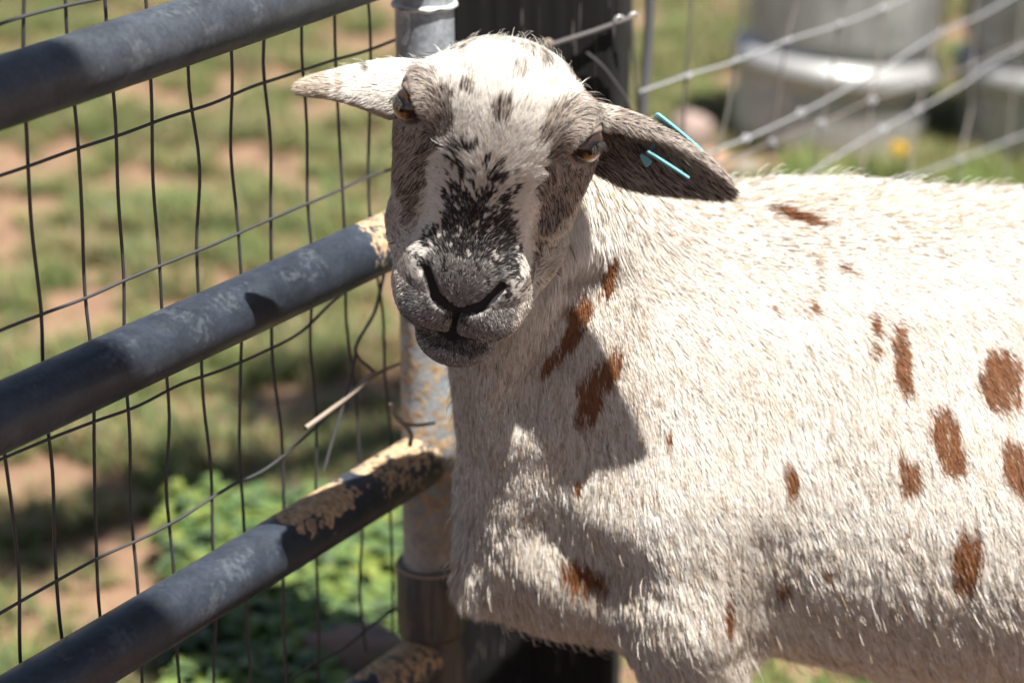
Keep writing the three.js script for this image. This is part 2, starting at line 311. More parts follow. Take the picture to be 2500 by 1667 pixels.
// welded mesh tied behind the rails
const wireMat = new THREE.MeshStandardMaterial({ color: lin(0.075, 0.075, 0.078), roughness: 0.5, metalness: 0.2 });
const paleWire = new THREE.MeshStandardMaterial({ color: lin(0.36, 0.3, 0.24), roughness: 0.75 });  // pale tone paints sunlight onto the bent mesh wire; tie wires share it
const mesh = thing('wire_mesh_panel', 'dark welded wire mesh panel tied behind the pipe gate', 'wire mesh');
const MO = -0.034;
function meshPt(s, y, dx = 0) { return GATE0.clone().addScaledVector(GDIR, s).addScaledVector(GNRM, MO + dx).setY(y); }
{
  const r = rng(21);
  const knot = [[74, 400], [183, 355], [276, 313], [366, 276], [468, 240], [559, 206], [651, 174], [738, 138], [820, 100], [897, 62]].map(([x, y]) => gateS(onGate(x, y, MO)));
  const step = (knot[0] - knot[9]) / 9; const ss = [...knot]; for (let k = 1; k < 9; k++) ss.push(knot[0] + step * k); 
  const ys = [[0, 62], [0, 425], [0, 806], [0, 1140], [0, 1492]].map(([x, y]) => onGate(x, y, MO).y); ys.push(ys[4] - 0.1, ys[4] - 0.2, ys[0] + 0.1, ys[0] + 0.2);
  console.log('mesh', step, ys.map(v => v.toFixed(3)).join(' '));
  const yTop = ys[8] + 0.02, yBot = ys[6] - 0.02, last = ss.length;
  ss.forEach((s, i) => {
    const P = []; for (let k = 0; k <= 14; k++) { const y = lerp(yTop, yBot, k / 14); P.push(meshPt(s + 0.0035 * n2(i * 3.1, y * 9) + (i === 9 || i === 8 ? -0.02 * sstep(0.72, 0.5, y) : 0), y, 0.004 * n2(i * 1.7, y * 7 + 40))); }
    part('vertical_wire', tube(P, 0.00135, 56, 6), wireMat, mesh);
  });
  ys.forEach((y, i) => {
    const P = []; for (let k = 0; k <= 16; k++) { const s = lerp(-0.012, knot[0] + step * 8, k / 16); const sag = i === 4 ? 0.03 * sstep(0.2, 0.02, s) : i === 3 ? 0.02 * sstep(0.16, 0.03, s) - 0.006 * Math.sin(s * 9) : 0; P.push(meshPt(s, y + sag + 0.003 * n2(i * 5 + 2, s * 8), 0.0028)); }
    part('horizontal_wire', tube(P, 0.00135, 80, 6), wireMat, mesh);
  });
  // sprung, bent ends by the hinge
  const bent = [[[940, 655], [915, 760], [868, 852], [905, 900], [915, 912]], [[915, 905], [870, 950], [800, 1005], [745, 1045]], [[870, 860], [845, 960], [810, 1080], [790, 1150]]];
  bent.forEach((b, i) => part('bent_wire', tube(b.map(([x, y]) => onGate(x, y, MO + 0.012)), i === 1 ? 0.0022 : 0.0014, 30, 6), i === 1 ? paleWire : wireMat, mesh, i === 1 ? 'wire end bent out of the mesh, painted pale as if sunlit' : undefined));
}
const tie = thing('tie_wire', 'pale twisted tie wire at the lower rail joint', 'wire');
part('loop', tube([[955, 985], [962, 1010], [985, 1035], [1003, 1062], [1000, 1090]].map(([x, y]) => onGate(x, y, 0.028)), 0.0021, 24, 6), paleWire, tie);
part('twist', tube([[985, 1035], [1020, 1038], [1060, 1032]].map(([x, y]) => onGate(x, y, 0.027)), 0.0017, 16, 6), paleWire, tie);

// ---------- creosoted wooden post ----------
const woodPost = thing('wooden_post', 'black weathered square timber post behind the sheep', 'post');
{
  const w = 0.152, h = 1.45, g = new THREE.BoxGeometry(w, h, w, 40, 60, 40), P = g.attributes.position;
  for (let i = 0; i < P.count; i++) {
    let x = P.getX(i), y = P.getY(i), z = P.getZ(i); const k = w / 2, rr = 0.012;
    const cx = clamp(x, -k + rr, k - rr), cz = clamp(z, -k + rr, k - rr), dx = x - cx, dz = z - cz, l = Math.hypot(dx, dz); if (l > 1e-6) { x = cx + dx / l * rr; z = cz + dz / l * rr; }
    const e = Math.max(Math.abs(x), Math.abs(z)) > k - rr - 1e-4 ? 1 : 0, groove = n3(x * 110, y * 3, z * 110) * 0.0013 - 0.004 * sstep(0.62, 0.85, n3(x * 45 + 3, y * 1.1, z * 45));
    const q = 1 + e * groove / k; P.setXYZ(i, x * q, y, z * q);
  }
  const gg = mergeVertices((g.deleteAttribute('normal'), g)); gg.computeVertexNormals();
  const map = canvasTex(512, 1024, (x, y) => { const t = fbm2(x * 60, y * 7, 4), f = fbm2(x * 9 + 4, y * 3, 3); let v = 0.06 + 0.035 * t + 0.03 * f; const fl = sstep(0.58, 0.72, n2(x * 40, y * 34 + 9)) * sstep(0.2, 0.5, n2(x * 6, y * 5 + 3)); v = lerp(v, 0.5, fl * 0.8); const st = sstep(0.68, 0.8, n2(x * 55 + 8, y * 3)) * sstep(0.0, 0.4, n2(x * 8, y * 16)); v = lerp(v, 0.34, st * 0.7); return [v, v * 0.97, v * 0.93]; });
  const m = part('timber', gg, new THREE.MeshStandardMaterial({ map, roughness: 0.92 }), woodPost);
  const c = at(1322, 100, 2.3); m.position.set(c.x, h / 2, -2.3); m.rotation.y = -0.12;
}
// staples and wire stubs on the post
const stubs = thing('stapled_wire', 'old fence wire stapled across the black post', 'wire');
const onPost = (x, y) => at(x, y, 2.213);
part('wire', tube([[1337, 112], [1350, 108], [1400, 92], [1450, 76], [1500, 58], [1545, 43]].map(p => onPost(...p)), 0.0021, 30, 7), new THREE.MeshStandardMaterial({ color: lin(0.16, 0.15, 0.15), roughness: 0.5 }), stubs);
part('wire_end', tube([[1337, 112], [1330, 104], [1340, 99], [1348, 110], [1340, 118]].map(p => onPost(...p)), 0.002, 24, 6), paleWire, stubs);
part('wire', tube([[1432, 128], [1470, 160], [1505, 205], [1530, 245], [1552, 300]].map(p => onPost(...p)), 0.0014, 24, 6), wireMat, stubs);
for (const [x, y] of [[1513, 52], [1547, 45]]) part('staple', new THREE.TorusGeometry(0.0045, 0.0013, 6, 14, Math.PI).rotateY(0.3), new THREE.MeshStandardMaterial({ color: lin(0.6, 0.6, 0.6), roughness: 0.35, metalness: 0.6 }), stubs).position.copy(onPost(x, y));

// ---------- woven field fence running on behind the post ----------
const field = thing('woven_wire_fence', 'slack woven wire stock fence with knots in front of the drums', 'fence');
const fenceMat = new THREE.MeshStandardMaterial({ color: lin(0.42, 0.43, 0.45), roughness: 0.5, metalness: 0.25 }), fenceDark = new THREE.MeshStandardMaterial({ color: lin(0.2, 0.18, 0.165), roughness: 0.65, metalness: 0.2 });
const onF = ([x, y]) => onGate(x, y, -0.01);
const HW = [[[1560, 225], [1676, 185], [1795, 150], [1921, 100], [2049, 61], [2157, 19], [2330, -60]], [[1640, 420], [1760, 362], [1821, 339], [1957, 276], [2160, 165], [2297, 80], [2400, 35], [2560, -60]], [[1700, 420], [1780, 390], [1886, 348], [2007, 300], [2129, 245], [2256, 207], [2374, 159], [2540, 85]],
  [[1780, 560], [1870, 488], [1950, 443], [2027, 392], [2157, 314], [2242, 268], [2300, 236], [2365, 197], [2412, 160], [2486, 121], [2600, 60]], [[1950, 535], [2093, 478], [2221, 434], [2345, 389], [2465, 344], [2620, 285]]];
const VW = [[[1700, -260], [1690, -5], [1676, 185], [1672, 270], [1668, 420]], [[1830, -260], [1812, -5], [1795, 150], [1770, 300], [1745, 400], [1735, 520]], [[1960, -260], [1945, -5], [1921, 100], [1905, 210], [1886, 348], [1872, 430], [1862, 540]], [[2075, -260], [2062, -5], [2049, 61], [2030, 190], [2007, 300], [1990, 420], [1970, 560]],
  [[2175, -260], [2160, -5], [2157, 19], [2145, 150], [2129, 245], [2115, 360], [2093, 478], [2085, 580]], [[2300, -260], [2290, -5], [2285, 60], [2270, 150], [2256, 207], [2240, 300], [2221, 434], [2205, 580]], [[2395, -260], [2385, -5], [2374, 159], [2368, 200], [2372, 260], [2345, 389], [2328, 580]], [[2505, -260], [2498, -5], [2486, 121], [2475, 230], [2465, 344], [2445, 580]]];
HW.forEach((w, i) => part('line_wire', tube(w.map(onF), 0.0016, 70, 6), i === 2 ? fenceDark : fenceMat, field));
VW.forEach((w, i) => part('stay_wire', tube(w.map(onF), 0.0013, 60, 6), i < 4 ? fenceDark : new THREE.MeshStandardMaterial({ color: lin(0.36, 0.33, 0.3), roughness: 0.6 }), field));
const knotG = new THREE.TorusKnotGeometry(0.0032, 0.0014, 28, 5, 2, 3);
for (const q of [[1676, 185], [1795, 150], [1921, 100], [2049, 61], [2157, 19], [2297, 80], [2007, 301], [2129, 245], [2256, 207], [2027, 392], [2157, 314], [2242, 268], [2374, 159], [2486, 121], [2221, 434], [2345, 389], [2465, 344], [2093, 478], [1821, 339], [1957, 276], [1886, 348]]) { const k = part('knot', knotG, fenceMat, field); k.position.copy(onF(q)); k.rotation.set(q[0], q[1], 1); }
const rod = thing('steel_rod', 'thin dark steel rod upright beside the timber post', 'rod');
part('shaft', tube([[1600, -260], [1588, -5], [1581, 130], [1568, 290], [1552, 560]].map(p => onGate(...p, -0.03)), 0.0048, 40, 10), new THREE.MeshStandardMaterial({ color: lin(0.12, 0.12, 0.13), roughness: 0.6 }), rod);
part('side_wire', tube([[1546, -200], [1542, 20], [1550, 180], [1562, 300], [1566, 400]].map(p => onGate(...p, -0.035)), 0.0018, 30, 6), fenceDark, rod);
// ---------- ground ----------
const soil = canvasTex(1024, 1024, (x, y) => {
  const X = x * 40, Y = y * 40; const big = fbm2(X * 0.5, Y * 0.5, 3), mid = fbm2(X * 2.3 + 5, Y * 2.3, 4), fine = n2(X * 14, Y * 14);
  let c = [0.52, 0.41, 0.33].map(v => v * (1 + 0.14 * big + 0.12 * mid + 0.07 * fine)); const d = sstep(0.15, 0.5, mid + 0.3 * big); c = c.map((v, i) => lerp(v, [0.46, 0.4, 0.29][i], d * 0.6)); return c;
});
soil.repeat.set(1 / 5, 1 / 5);
const groundH = (x, z) => 0.02 * n2(x * 0.8, z * 0.8) + 0.008 * n2(x * 4, z * 4) - 0.01;
{
  const g = new THREE.PlaneGeometry(9, 10, 180, 200).rotateX(-Math.PI / 2).translate(0, 0, -4.5), P = g.attributes.position, U = g.attributes.uv;
  for (let i = 0; i < P.count; i++) { const x = P.getX(i), z = P.getZ(i), edge = sstep(4.5, 4, Math.abs(x)) * sstep(5, 4.5, Math.abs(z + 4.5)); P.setY(i, groundH(x, z) * edge); U.setXY(i, x, z); }
  g.computeVertexNormals(); const m = part('ground', g, new THREE.MeshStandardMaterial({ map: soil, roughness: 0.97 }), scene); m.userData.kind = 'structure';
  const far = new THREE.PlaneGeometry(160, 160, 1, 1).rotateX(-Math.PI / 2); for (let i = 0; i < 4; i++) far.attributes.uv.setXY(i, far.attributes.position.getX(i), far.attributes.position.getZ(i));
  const f = part('field', far, new THREE.MeshStandardMaterial({ map: soil, roughness: 0.97 }), scene); f.position.y = -0.06; f.userData.kind = 'structure';
}
// ---------- grass and weeds ----------
function bladeTuft(seed, count, width, lean, seg = 3) {
  const r = rng(seed), P = [], C = [], I = [];
  for (let b = 0; b < count; b++) {
    const az = r() * 6.28, h = 0.5 + 0.6 * r(), ln = lean * (0.3 + r()), w = width * (0.6 + 0.6 * r()), x0 = (r() - 0.5) * 0.5, z0 = (r() - 0.5) * 0.5, base = P.length / 3, v = 0.75 + 0.4 * r(), dry = r() < 0.25;
    for (let k = 0; k <= seg; k++) { const t = k / seg, x = x0 + Math.cos(az) * ln * t * t * h, z = z0 + Math.sin(az) * ln * t * t * h, y = h * t * (1 - 0.25 * ln * t), ww = w * (1 - t * t * 0.95); P.push(x - Math.sin(az) * ww, y, z + Math.cos(az) * ww, x + Math.sin(az) * ww, y, z - Math.cos(az) * ww); for (let q = 0; q < 2; q++) C.push(v * (dry ? 1.7 : 1), v * (dry ? 1.25 : 1), v * (dry ? 1.1 : 1)); }
    for (let k = 0; k < seg; k++) { const q = base + k * 2; I.push(q, q + 1, q + 2, q + 1, q + 3, q + 2); }
  }
  const g = new THREE.BufferGeometry(); g.setAttribute('position', new THREE.Float32BufferAttribute(P, 3)); g.setAttribute('color', new THREE.Float32BufferAttribute(C, 3)); g.setIndex(I); g.computeVertexNormals(); return g;
}
const leafMat = new THREE.MeshPhysicalMaterial({ vertexColors: true, roughness: 0.7, side: THREE.DoubleSide, transmission: 0.35, thickness: 0 });
function scatter(name, label, category, geo, list) { // list of [x, y, z, height, turn, r, g, b]
  const im = new THREE.InstancedMesh(geo, leafMat, list.length), m = new THREE.Matrix4(), q = new THREE.Quaternion(), c = new THREE.Color();
  list.forEach((a, i) => { q.setFromEuler(new THREE.Euler((a[8] ?? 0), a[4], 0)); m.compose(V3(a[0], a[1], a[2]), q, V3(a[3], a[3], a[3])); im.setMatrixAt(i, m); im.setColorAt(i, c.setRGB(a[5], a[6], a[7])); });
  im.name = numbered(name); im.userData = { label, category, kind: 'stuff' }; im.castShadow = im.receiveShadow = true; scene.add(im); return im;
}
{
  const r = rng(301), short = [], lush = [];
  for (let i = 0; i < 105000; i++) {
    const D = 2.25 + 6.5 * Math.pow(r(), 0.85), x = (r() - 0.5) * (2.4 + D * 0.85), z = -D;
    const behind = (x - GATE0.x) * GNRM.x + (z - GATE0.z) * GNRM.z; if (behind > -0.06 && !(x > 0.2 && D > 2.4)) continue;
    const m = fbm2(x * 1.5 + 7, z * 1.5, 4) + 0.35 * n2(x * 6, z * 6), right = sstep(0.1, 0.45, x) * sstep(4.9, 4.3, D), near = sstep(3.15, 2.75, D);
    if (m < -0.12 - right * 0.5 - near * 0.45 && r() > 0.06) continue;
    const y = groundH(x, z) - 0.004, t = r(), dry = n2(x * 3 + 9, z * 3);
    const col = t < 0.22 + 0.2 * dry ? [0.27, 0.24, 0.14] : [0.11 + 0.06 * r(), 0.17 + 0.07 * r(), 0.055];
    if (right > 0.5 && r() < 0.8) lush.push([x, y, z, (0.05 + 0.07 * r()) * (0.7 + 0.5 * n2(x * 5, z * 5)), r() * 6.3, 0.13 + 0.08 * r(), 0.19 + 0.09 * r(), 0.045]);
    else short.push([x, y, z, (0.035 + 0.04 * r()) * (0.75 + 0.5 * m), r() * 6.3, ...col]);
  }
  console.log('grass', short.length, lush.length);
  scatter('grass', 'short patchy pale grass over bare soil beyond the gate', 'grass', bladeTuft(41, 12, 0.045, 0.9), short);
  scatter('lush_grass', 'tall bright green grass at the feet of the drums', 'grass', bladeTuft(43, 14, 0.03, 0.6), lush);
}
{ // broad-leaved weeds by the hinge side of the gate
  const leafShape = (() => { // five pointed leaves on short stalks
    const r = rng(9), P = [], C = [], I = [];
    for (let b = 0; b < 9; b++) { const az = b * 2.4 + r(), h = 0.35 + 0.65 * r(), L = 0.42 + 0.3 * r(), w = 0.13 + 0.07 * r(), base = P.length / 3, v = 0.7 + 0.6 * r();
      for (let k = 0; k <= 5; k++) { const t = k / 5, rad = 0.06 + L * t, y = h + 0.2 * Math.sin(t * 2.2) - 0.28 * t * t, ww = w * Math.sin(Math.PI * Math.pow(t, 0.75)) + 0.006; for (const sgn of [-1, 0, 1]) { P.push(Math.cos(az) * rad - Math.sin(az) * ww * sgn, y + Math.abs(sgn) * 0.05, Math.sin(az) * rad + Math.cos(az) * ww * sgn); C.push(v, v, v); } }
      for (let k = 0; k < 5; k++) for (let s = 0; s < 2; s++) { const q = base + k * 3 + s; I.push(q, q + 1, q + 3, q + 1, q + 4, q + 3); }
      const sb = P.length / 3; P.push(0.01, 0, 0, -0.01, 0, 0, Math.cos(az) * 0.06, h, Math.sin(az) * 0.06); C.push(v, v, v, v, v, v, v, v, v); I.push(sb, sb + 1, sb + 2); }
    const g = new THREE.BufferGeometry(); g.setAttribute('position', new THREE.Float32BufferAttribute(P, 3)); g.setAttribute('color', new THREE.Float32BufferAttribute(C, 3)); g.setIndex(I); g.computeVertexNormals(); return g;
  })();
  const r = rng(88), list = [];
  for (let i = 0; i < 2800; i++) {
    const p = atGround(420 + 600 * Math.pow(r(), 0.6), 1290 + 560 * r()); const m = n2(p.x * 7, p.z * 7); if (m < -0.35) continue;
    const behind = (p.x - GATE0.x) * GNRM.x + (p.z - GATE0.z) * GNRM.z; if (behind > -0.07) continue;
    const g = r(); list.push([p.x, -0.01, p.z, 0.025 + 0.045 * r(), r() * 6.3, 0.06 + 0.16 * g * g, 0.1 + 0.17 * g, 0.03, (r() - 0.5) * 0.5]);
  }
  scatter('leafy_weeds', 'low broad-leaved green weeds at the foot of the gate', 'weeds', leafShape, list);
}
// ---------- drums, stones, flower ----------
const galv = (() => {
  const map = canvasTex(512, 512, (x, y) => { const c = n2(x * 22, y * 22), f = n2(x * 70 + 3, y * 70), v = 0.68 + 0.07 * c + 0.05 * f + 0.06 * fbm2(x * 5, y * 3, 3), st = sstep(0.5, 0.8, n2(x * 60, y * 2.2)) * 0.12, dirt = sstep(0.35, 0.7, fbm2(x * 7 + 4, y * 9, 3)) * 0.25; return [v * (1 + st) - dirt * 0.3, v * (1 + st) - dirt * 0.36, v * (1.0 + st) - dirt * 0.42]; });
  return new THREE.MeshStandardMaterial({ map, roughness: 0.42, metalness: 0.3 });
})();
function drum(label, px, bottomPy, r, lean, turn) {
  const root = thing('galvanised_drum', label, 'drum', 'galvanised drums behind the fence'), b = atGround(px, bottomPy); root.position.set(b.x, -0.01, b.z - r); root.rotation.set(0, turn, lean);
  const wall = [[0, 0], [r * 0.95, 0], [r * 0.96, 0.012], [r, 0.02], [r, 0.128]].map(a => new THREE.Vector2(...a));
  part('wall', toCreasedNormals(new THREE.LatheGeometry(wall, 72), 0.6), galv, root, 'lower drum wall');
  const hoop = [[r, 0.128], [r + 0.006, 0.132], [r + 0.014, 0.142], [r + 0.017, 0.156], [r + 0.014, 0.17], [r + 0.006, 0.18], [r - 0.004, 0.184], [r - 0.012, 0.19]].map(a => new THREE.Vector2(...a));
  part('rolling_hoop', new THREE.LatheGeometry(hoop, 72), galv, root, 'bright rolled hoop round the drum');
  const neck = [[r - 0.012, 0.19], [r - 0.014, 0.205], [r - 0.008, 0.215], [r - 0.001, 0.222], [r, 0.24], [r, 0.44], [r + 0.012, 0.455], [r + 0.012, 0.475], [r, 0.49], [r, 0.6], [r - 0.01, 0.605], [r - 0.01, 0.57], [0, 0.57]].map(a => new THREE.Vector2(...a));
  part('wall', toCreasedNormals(new THREE.LatheGeometry(neck, 72), 0.6), galv, root, 'upper drum wall'); return root;
}
drum('left galvanised drum with bright hoop, leaning slightly, behind slack fence', 2042, 385, 0.19, -0.11, 0);
drum('right galvanised drum at the frame edge, partly out of view', 2628, 400, 0.19, 0.03, 1.2);
function stone(label, px, py, rx, ry, rz, seed, col) {
  const g = new THREE.IcosahedronGeometry(1, 4), P = g.attributes.position; for (let i = 0; i < P.count; i++) { const x = P.getX(i), y = P.getY(i), z = P.getZ(i), k = 1 + 0.16 * n3(x * 1.4 + seed, y * 1.4, z * 1.4) + 0.05 * n3(x * 5, y * 5 + seed, z * 5); P.setXYZ(i, x * k * rx, y * k * ry, z * k * rz); }
  const gg = mergeVertices((g.deleteAttribute('normal'), g.deleteAttribute('uv'), g)); gg.computeVertexNormals();
  const C = new Float32Array(gg.attributes.position.count * 3); for (let i = 0; i < C.length / 3; i++) { const t = 1 + 0.2 * n3(gg.attributes.position.getX(i) * 90, gg.attributes.position.getY(i) * 90, gg.attributes.position.getZ(i) * 90); C.set(col.map(v => v * t), i * 3); } gg.setAttribute('color', new THREE.BufferAttribute(C, 3));
  const m = part(numbered('stone'), gg, new THREE.MeshStandardMaterial({ vertexColors: true, roughness: 0.95 }), scene); m.userData = { label, category: 'stone', group: 'stones beside the drum' }; m.position.copy(atGround(px, py)).setY(ry * 0.6); m.rotation.y = seed;
}
stone('rounded pinkish stone left of the drum', 1690, 360, 0.04, 0.045, 0.04, 1, [0.36, 0.27, 0.24]);
stone('flat orange-tan stone at the drum foot', 1745, 412, 0.06, 0.02, 0.03, 2, [0.42, 0.26, 0.18]);
stone('small grey-brown stone nearest the sheep ear', 1822, 435, 0.035, 0.022, 0.03, 4, [0.3, 0.25, 0.21]);
stone('large brown stone at the foot of the gate', 880, 1690, 0.07, 0.05, 0.05, 6, [0.2, 0.14, 0.11]);
const flower = thing('dandelion', 'single yellow dandelion in the green grass before the drum', 'flower');
{
  const h = at(2195, 365, 4.2), foot = V3(h.x + 0.01, 0, h.z);
  part('stem', tube([foot, foot.clone().lerp(h, 0.5).add(V3(0.006, 0, 0)), h], 0.0018, 12, 6), new THREE.MeshStandardMaterial({ color: lin(0.16, 0.22, 0.05), roughness: 0.7 }), flower);
  const r = rng(4), list = []; for (let i = 0; i < 70; i++) { const a = i * 2.39996, el = Math.acos(1 - 0.85 * i / 70), g = new THREE.BoxGeometry(0.0026, 0.0006, 0.012 + 0.003 * r()).translate(0, 0, 0.0068); g.rotateX(-(Math.PI / 2 - el)).rotateY(a); list.push(g); }
  const hd = part('petals', mergeGeometries(list), new THREE.MeshStandardMaterial({ color: lin(0.8, 0.55, 0.02), roughness: 0.7 }), flower); hd.position.copy(h); hd.rotation.set(0.5, 0, 0);
}
// ---------- what shades the near part of the gate: a shelter roof over the viewer ----------
const shelter = thing('shelter_roof', 'flat sheet roof of the shelter above the viewer, out of view', 'roof');
{
  const a = V3(0.267, 3, -1.15), e = V3(0.93, 0, 0.37).normalize(), back = V3(-0.37, 0, 0.93).normalize();
  const g = new THREE.BoxGeometry(4.2, 0.05, 2.6), m = part('sheet', g, new THREE.MeshStandardMaterial({ color: lin(0.3, 0.29, 0.28), roughness: 0.7 }), shelter);
  m.quaternion.setFromRotationMatrix(new THREE.Matrix4().makeBasis(e, V3(0, 1, 0), V3(0, 0, 0).crossVectors(e, V3(0, 1, 0)))); m.position.copy(a).addScaledVector(e, -0.2).addScaledVector(back, 1.3);
  for (const [u, v] of [[-2.1, 0.2], [-2.1, 2.4], [1.8, 0.2], [1.8, 2.4]]) { const p = part('roof_post', new THREE.CylinderGeometry(0.05, 0.05, 2.98, 12), new THREE.MeshStandardMaterial({ color: lin(0.2, 0.16, 0.12), roughness: 0.9 }), shelter); p.position.copy(a).addScaledVector(e, u).addScaledVector(back, v).setY(1.485); }
}
// ---------- tree out of view to the right; its boughs throw the shade on the soil beyond the gate ----------
const tree = thing('shade_tree', 'leafy tree out of view, shading the soil beyond the gate', 'tree');
{
  const r = rng(61), bark = new THREE.MeshStandardMaterial({ color: lin(0.12, 0.09, 0.07), roughness: 0.95 }), foot = V3(2.7, 0, -3.6), fork = V3(2.5, 2.5, -3.5);
  const tr = []; for (let k = 0; k <= 8; k++) tr.push(foot.clone().lerp(fork, k / 8).add(V3(0.03 * n2(k, 1), 0, 0.03 * n2(k, 5))));
  part('trunk', new THREE.TubeGeometry(new THREE.CatmullRomCurve3(tr), 24, 0.11, 14), bark, tree);
  const H = 3.1, spots = [[760, 930, 0.13], [850, 1000, 0.12], [690, 990, 0.1], [930, 930, 0.09], [520, 1150, 0.09], [420, 1190, 0.09], [300, 1215, 0.08], [180, 1290, 0.09], [60, 1330, 0.1], [860, 1130, 0.07], [-80, 1340, 0.14]];
  const leafG = (() => { const sh = new THREE.Shape(); sh.moveTo(0, 0); sh.quadraticCurveTo(0.35, 0.5, 0, 1.2); sh.quadraticCurveTo(-0.35, 0.5, 0, 0); const g = new THREE.ShapeGeometry(sh, 4); const c = new Float32Array(g.attributes.position.count * 3).fill(1); g.setAttribute('color', new THREE.BufferAttribute(c, 3)); return g; })();
  const list = [];
  for (const [px, py, rad] of spots) {
    const c = atGround(px, py).addScaledVector(SUN, H / SUN.y);
    part('bough', new THREE.TubeGeometry(new THREE.CatmullRomCurve3([fork, fork.clone().lerp(c, 0.5).add(V3(0, 0.5, 0)), c]), 20, 0.014, 6), bark, tree);
    const n = Math.round(9000 * rad * rad * 2.2); for (let i = 0; i < n; i++) { const d = V3(r() - 0.5, r() - 0.5, r() - 0.5).normalize().multiplyScalar(rad * Math.cbrt(r())); list.push([c.x + d.x, c.y + d.y * 0.7, c.z + d.z, 0.03 + 0.025 * r(), r() * 6.3, 0.07, 0.13, 0.03, (r() - 0.5) * 3]); }
  }
  const im = scatter('crown', '', '', leafG, list); im.name = 'crown'; im.userData = { kind: 'stuff' }; tree.add(im);
}
const FURT = 0;
// ---------- coat: markings in the animal's own coordinates, hair planted over the surface ----------
// face markings, millimetres in the head frame
const MARK = {
  left: [[-76, 15], [-61, 25], [-49, 25], [-44, 20], [-34, 16], [-30, 4], [-27, -5], [-33, -16], [-40, -24], [-39, -37], [-39, -52], [-42, -68], [-47, -103], [-51, -105], [-53, -90], [-57, -75], [-66, -65], [-76, -42], [-84, -25], [-86, 0], [-80, 10]],
  right: [[31, 19], [39, 26], [52, 29], [65, 23], [74, 15], [86, -3], [86, -12], [82, -40], [71, -38], [65, -42], [65, -56], [57, -66], [47, -81], [42, -71], [41, -55], [34, -37], [35, -23], [37, -11], [31, 0], [27, -6], [26, 8]],
  nose: [[-27, -12], [-17, -5], [-6, -8], [6, -14], [17, -19], [21, -31], [20, -44], [25, -64], [32, -83], [40, -112], [30, -116], [19, -108], [1, -100], [-23, -104], [-33, -110], [-36, -102], [-32, -86], [-23, -71], [-23, -59], [-29, -52], [-24, -37], [-25, -23]],
};
const SPOT = [[-44, 35, 7, 3], [-12, 49, 8, 2.5], [3, 50, 6, 2.5], [20, 46, 10, 2.5], [31, 40, 8, 3], [-26, 22, 5, 3], [1, 17, 6, 6], [7, 38, 5, 3], [-75, 16, 3, 7], [30, -100, 3, 8], [45, -106, 4, 9], [46, -90, 3, 6]];
// rust markings on neck and flank: centre, half-axis, half-width (metres)
const RUST = [[0.219, 0.737, -1.957, 0.02, -0.004, 0.004, 0.006], [0.203, 0.74, -1.966, 0.012, 0.002, 0.002, 0.005], [0.231, 0.713, -1.919, -0.001, -0.004, 0.004, 0.0027], [0.252, 0.712, -1.919, 0, -0.003, 0.004, 0.0027], [0.234, 0.703, -1.909, -0.001, -0.004, 0.004, 0.002], [0.229, 0.689, -1.897, 0.001, -0.005, 0.004, 0.0027], [0.223, 0.686, -1.895, 0.001, -0.003, 0.002, 0.0017], [0.199, 0.687, -1.893, 0, -0.003, 0.002, 0.0027], [0.277, 0.676, -1.892, 0.001, -0.01, 0.006, 0.0041], [0.278, 0.659, -1.882, 0.002, -0.005, 0.003, 0.0041], [0.298, 0.652, -1.881, 0.005, -0.026, 0.013, 0.0075], [0.376, 0.635, -1.883, 0.003, -0.024, 0.013, 0.0179], [0.334, 0.594, -1.857, 0.006, -0.028, 0.011, 0.0123], [0.305, 0.57, -1.846, 0.003, -0.016, 0.004, 0.0085], [0.214, 0.565, -1.847, 0.003, -0.013, 0.002, 0.0054], [0.35, 0.506, -1.834, -0.001, -0.025, 0, 0.013], [0.388, 0.574, -1.853, 0.008, -0.023, 0.009, 0.011], [0.167, 0.464, -1.827, 0, -0.015, 0.002, 0.0061], [0.059, 0.64, -1.836, -0.005, -0.027, 0.001, 0.0112], [0.072, 0.735, -1.854, -0.003, -0.021, 0, 0.0049], [0.051, 0.702, -1.85, -0.003, -0.016, 0.002, 0.0105], [0.044, 0.683, -1.847, -0.005, -0.012, 0.002, 0.0072], [0.031, 0.666, -1.846, -0.011, -0.012, 0.002, 0.0066], [0.119, 0.604, -1.839, 0, -0.007, 0.002, 0.0027], [0.051, 0.562, -1.836, 0, -0.007, 0.001, 0.0027], [0.243, 0.492, -1.84, 0, -0.006, -0.001, 0.0034], [0.304, 0.525, -1.836, 0, -0.004, 0, 0.0027], [0.056, 0.488, -1.836, 0.021, -0.011, 0.001, 0.0075], [0.075, 0.661, -1.842, -0.005, -0.016, 0.003, 0.0082], [0.209, 0.471, -1.845, -0.001, -0.01, -0.002, 0.0052], [0.5, 0.6, -1.87, 0.01, -0.03, 0, 0.014], [0.56, 0.52, -1.85, 0.004, -0.024, 0, 0.016], [0.62, 0.66, -1.91, 0.008, -0.02, 0.008, 0.012]].map(a => { const c = V3(a[0], a[1], a[2]), d = V3(a[3], a[4], a[5]), L = d.length(); return { c, d: d.divideScalar(L), L, w: a[6], reach: Math.max(L, a[6]) * 1.5 + 0.004 }; });
function inPoly(poly, x, y) { let c = false; for (let i = 0, j = poly.length - 1; i < poly.length; j = i++) { const [xi, yi] = poly[i], [xj, yj] = poly[j]; if ((yi > y) !== (yj > y) && x < (xj - xi) * (y - yi) / (yj - yi) + xi) c = !c; } return c; }
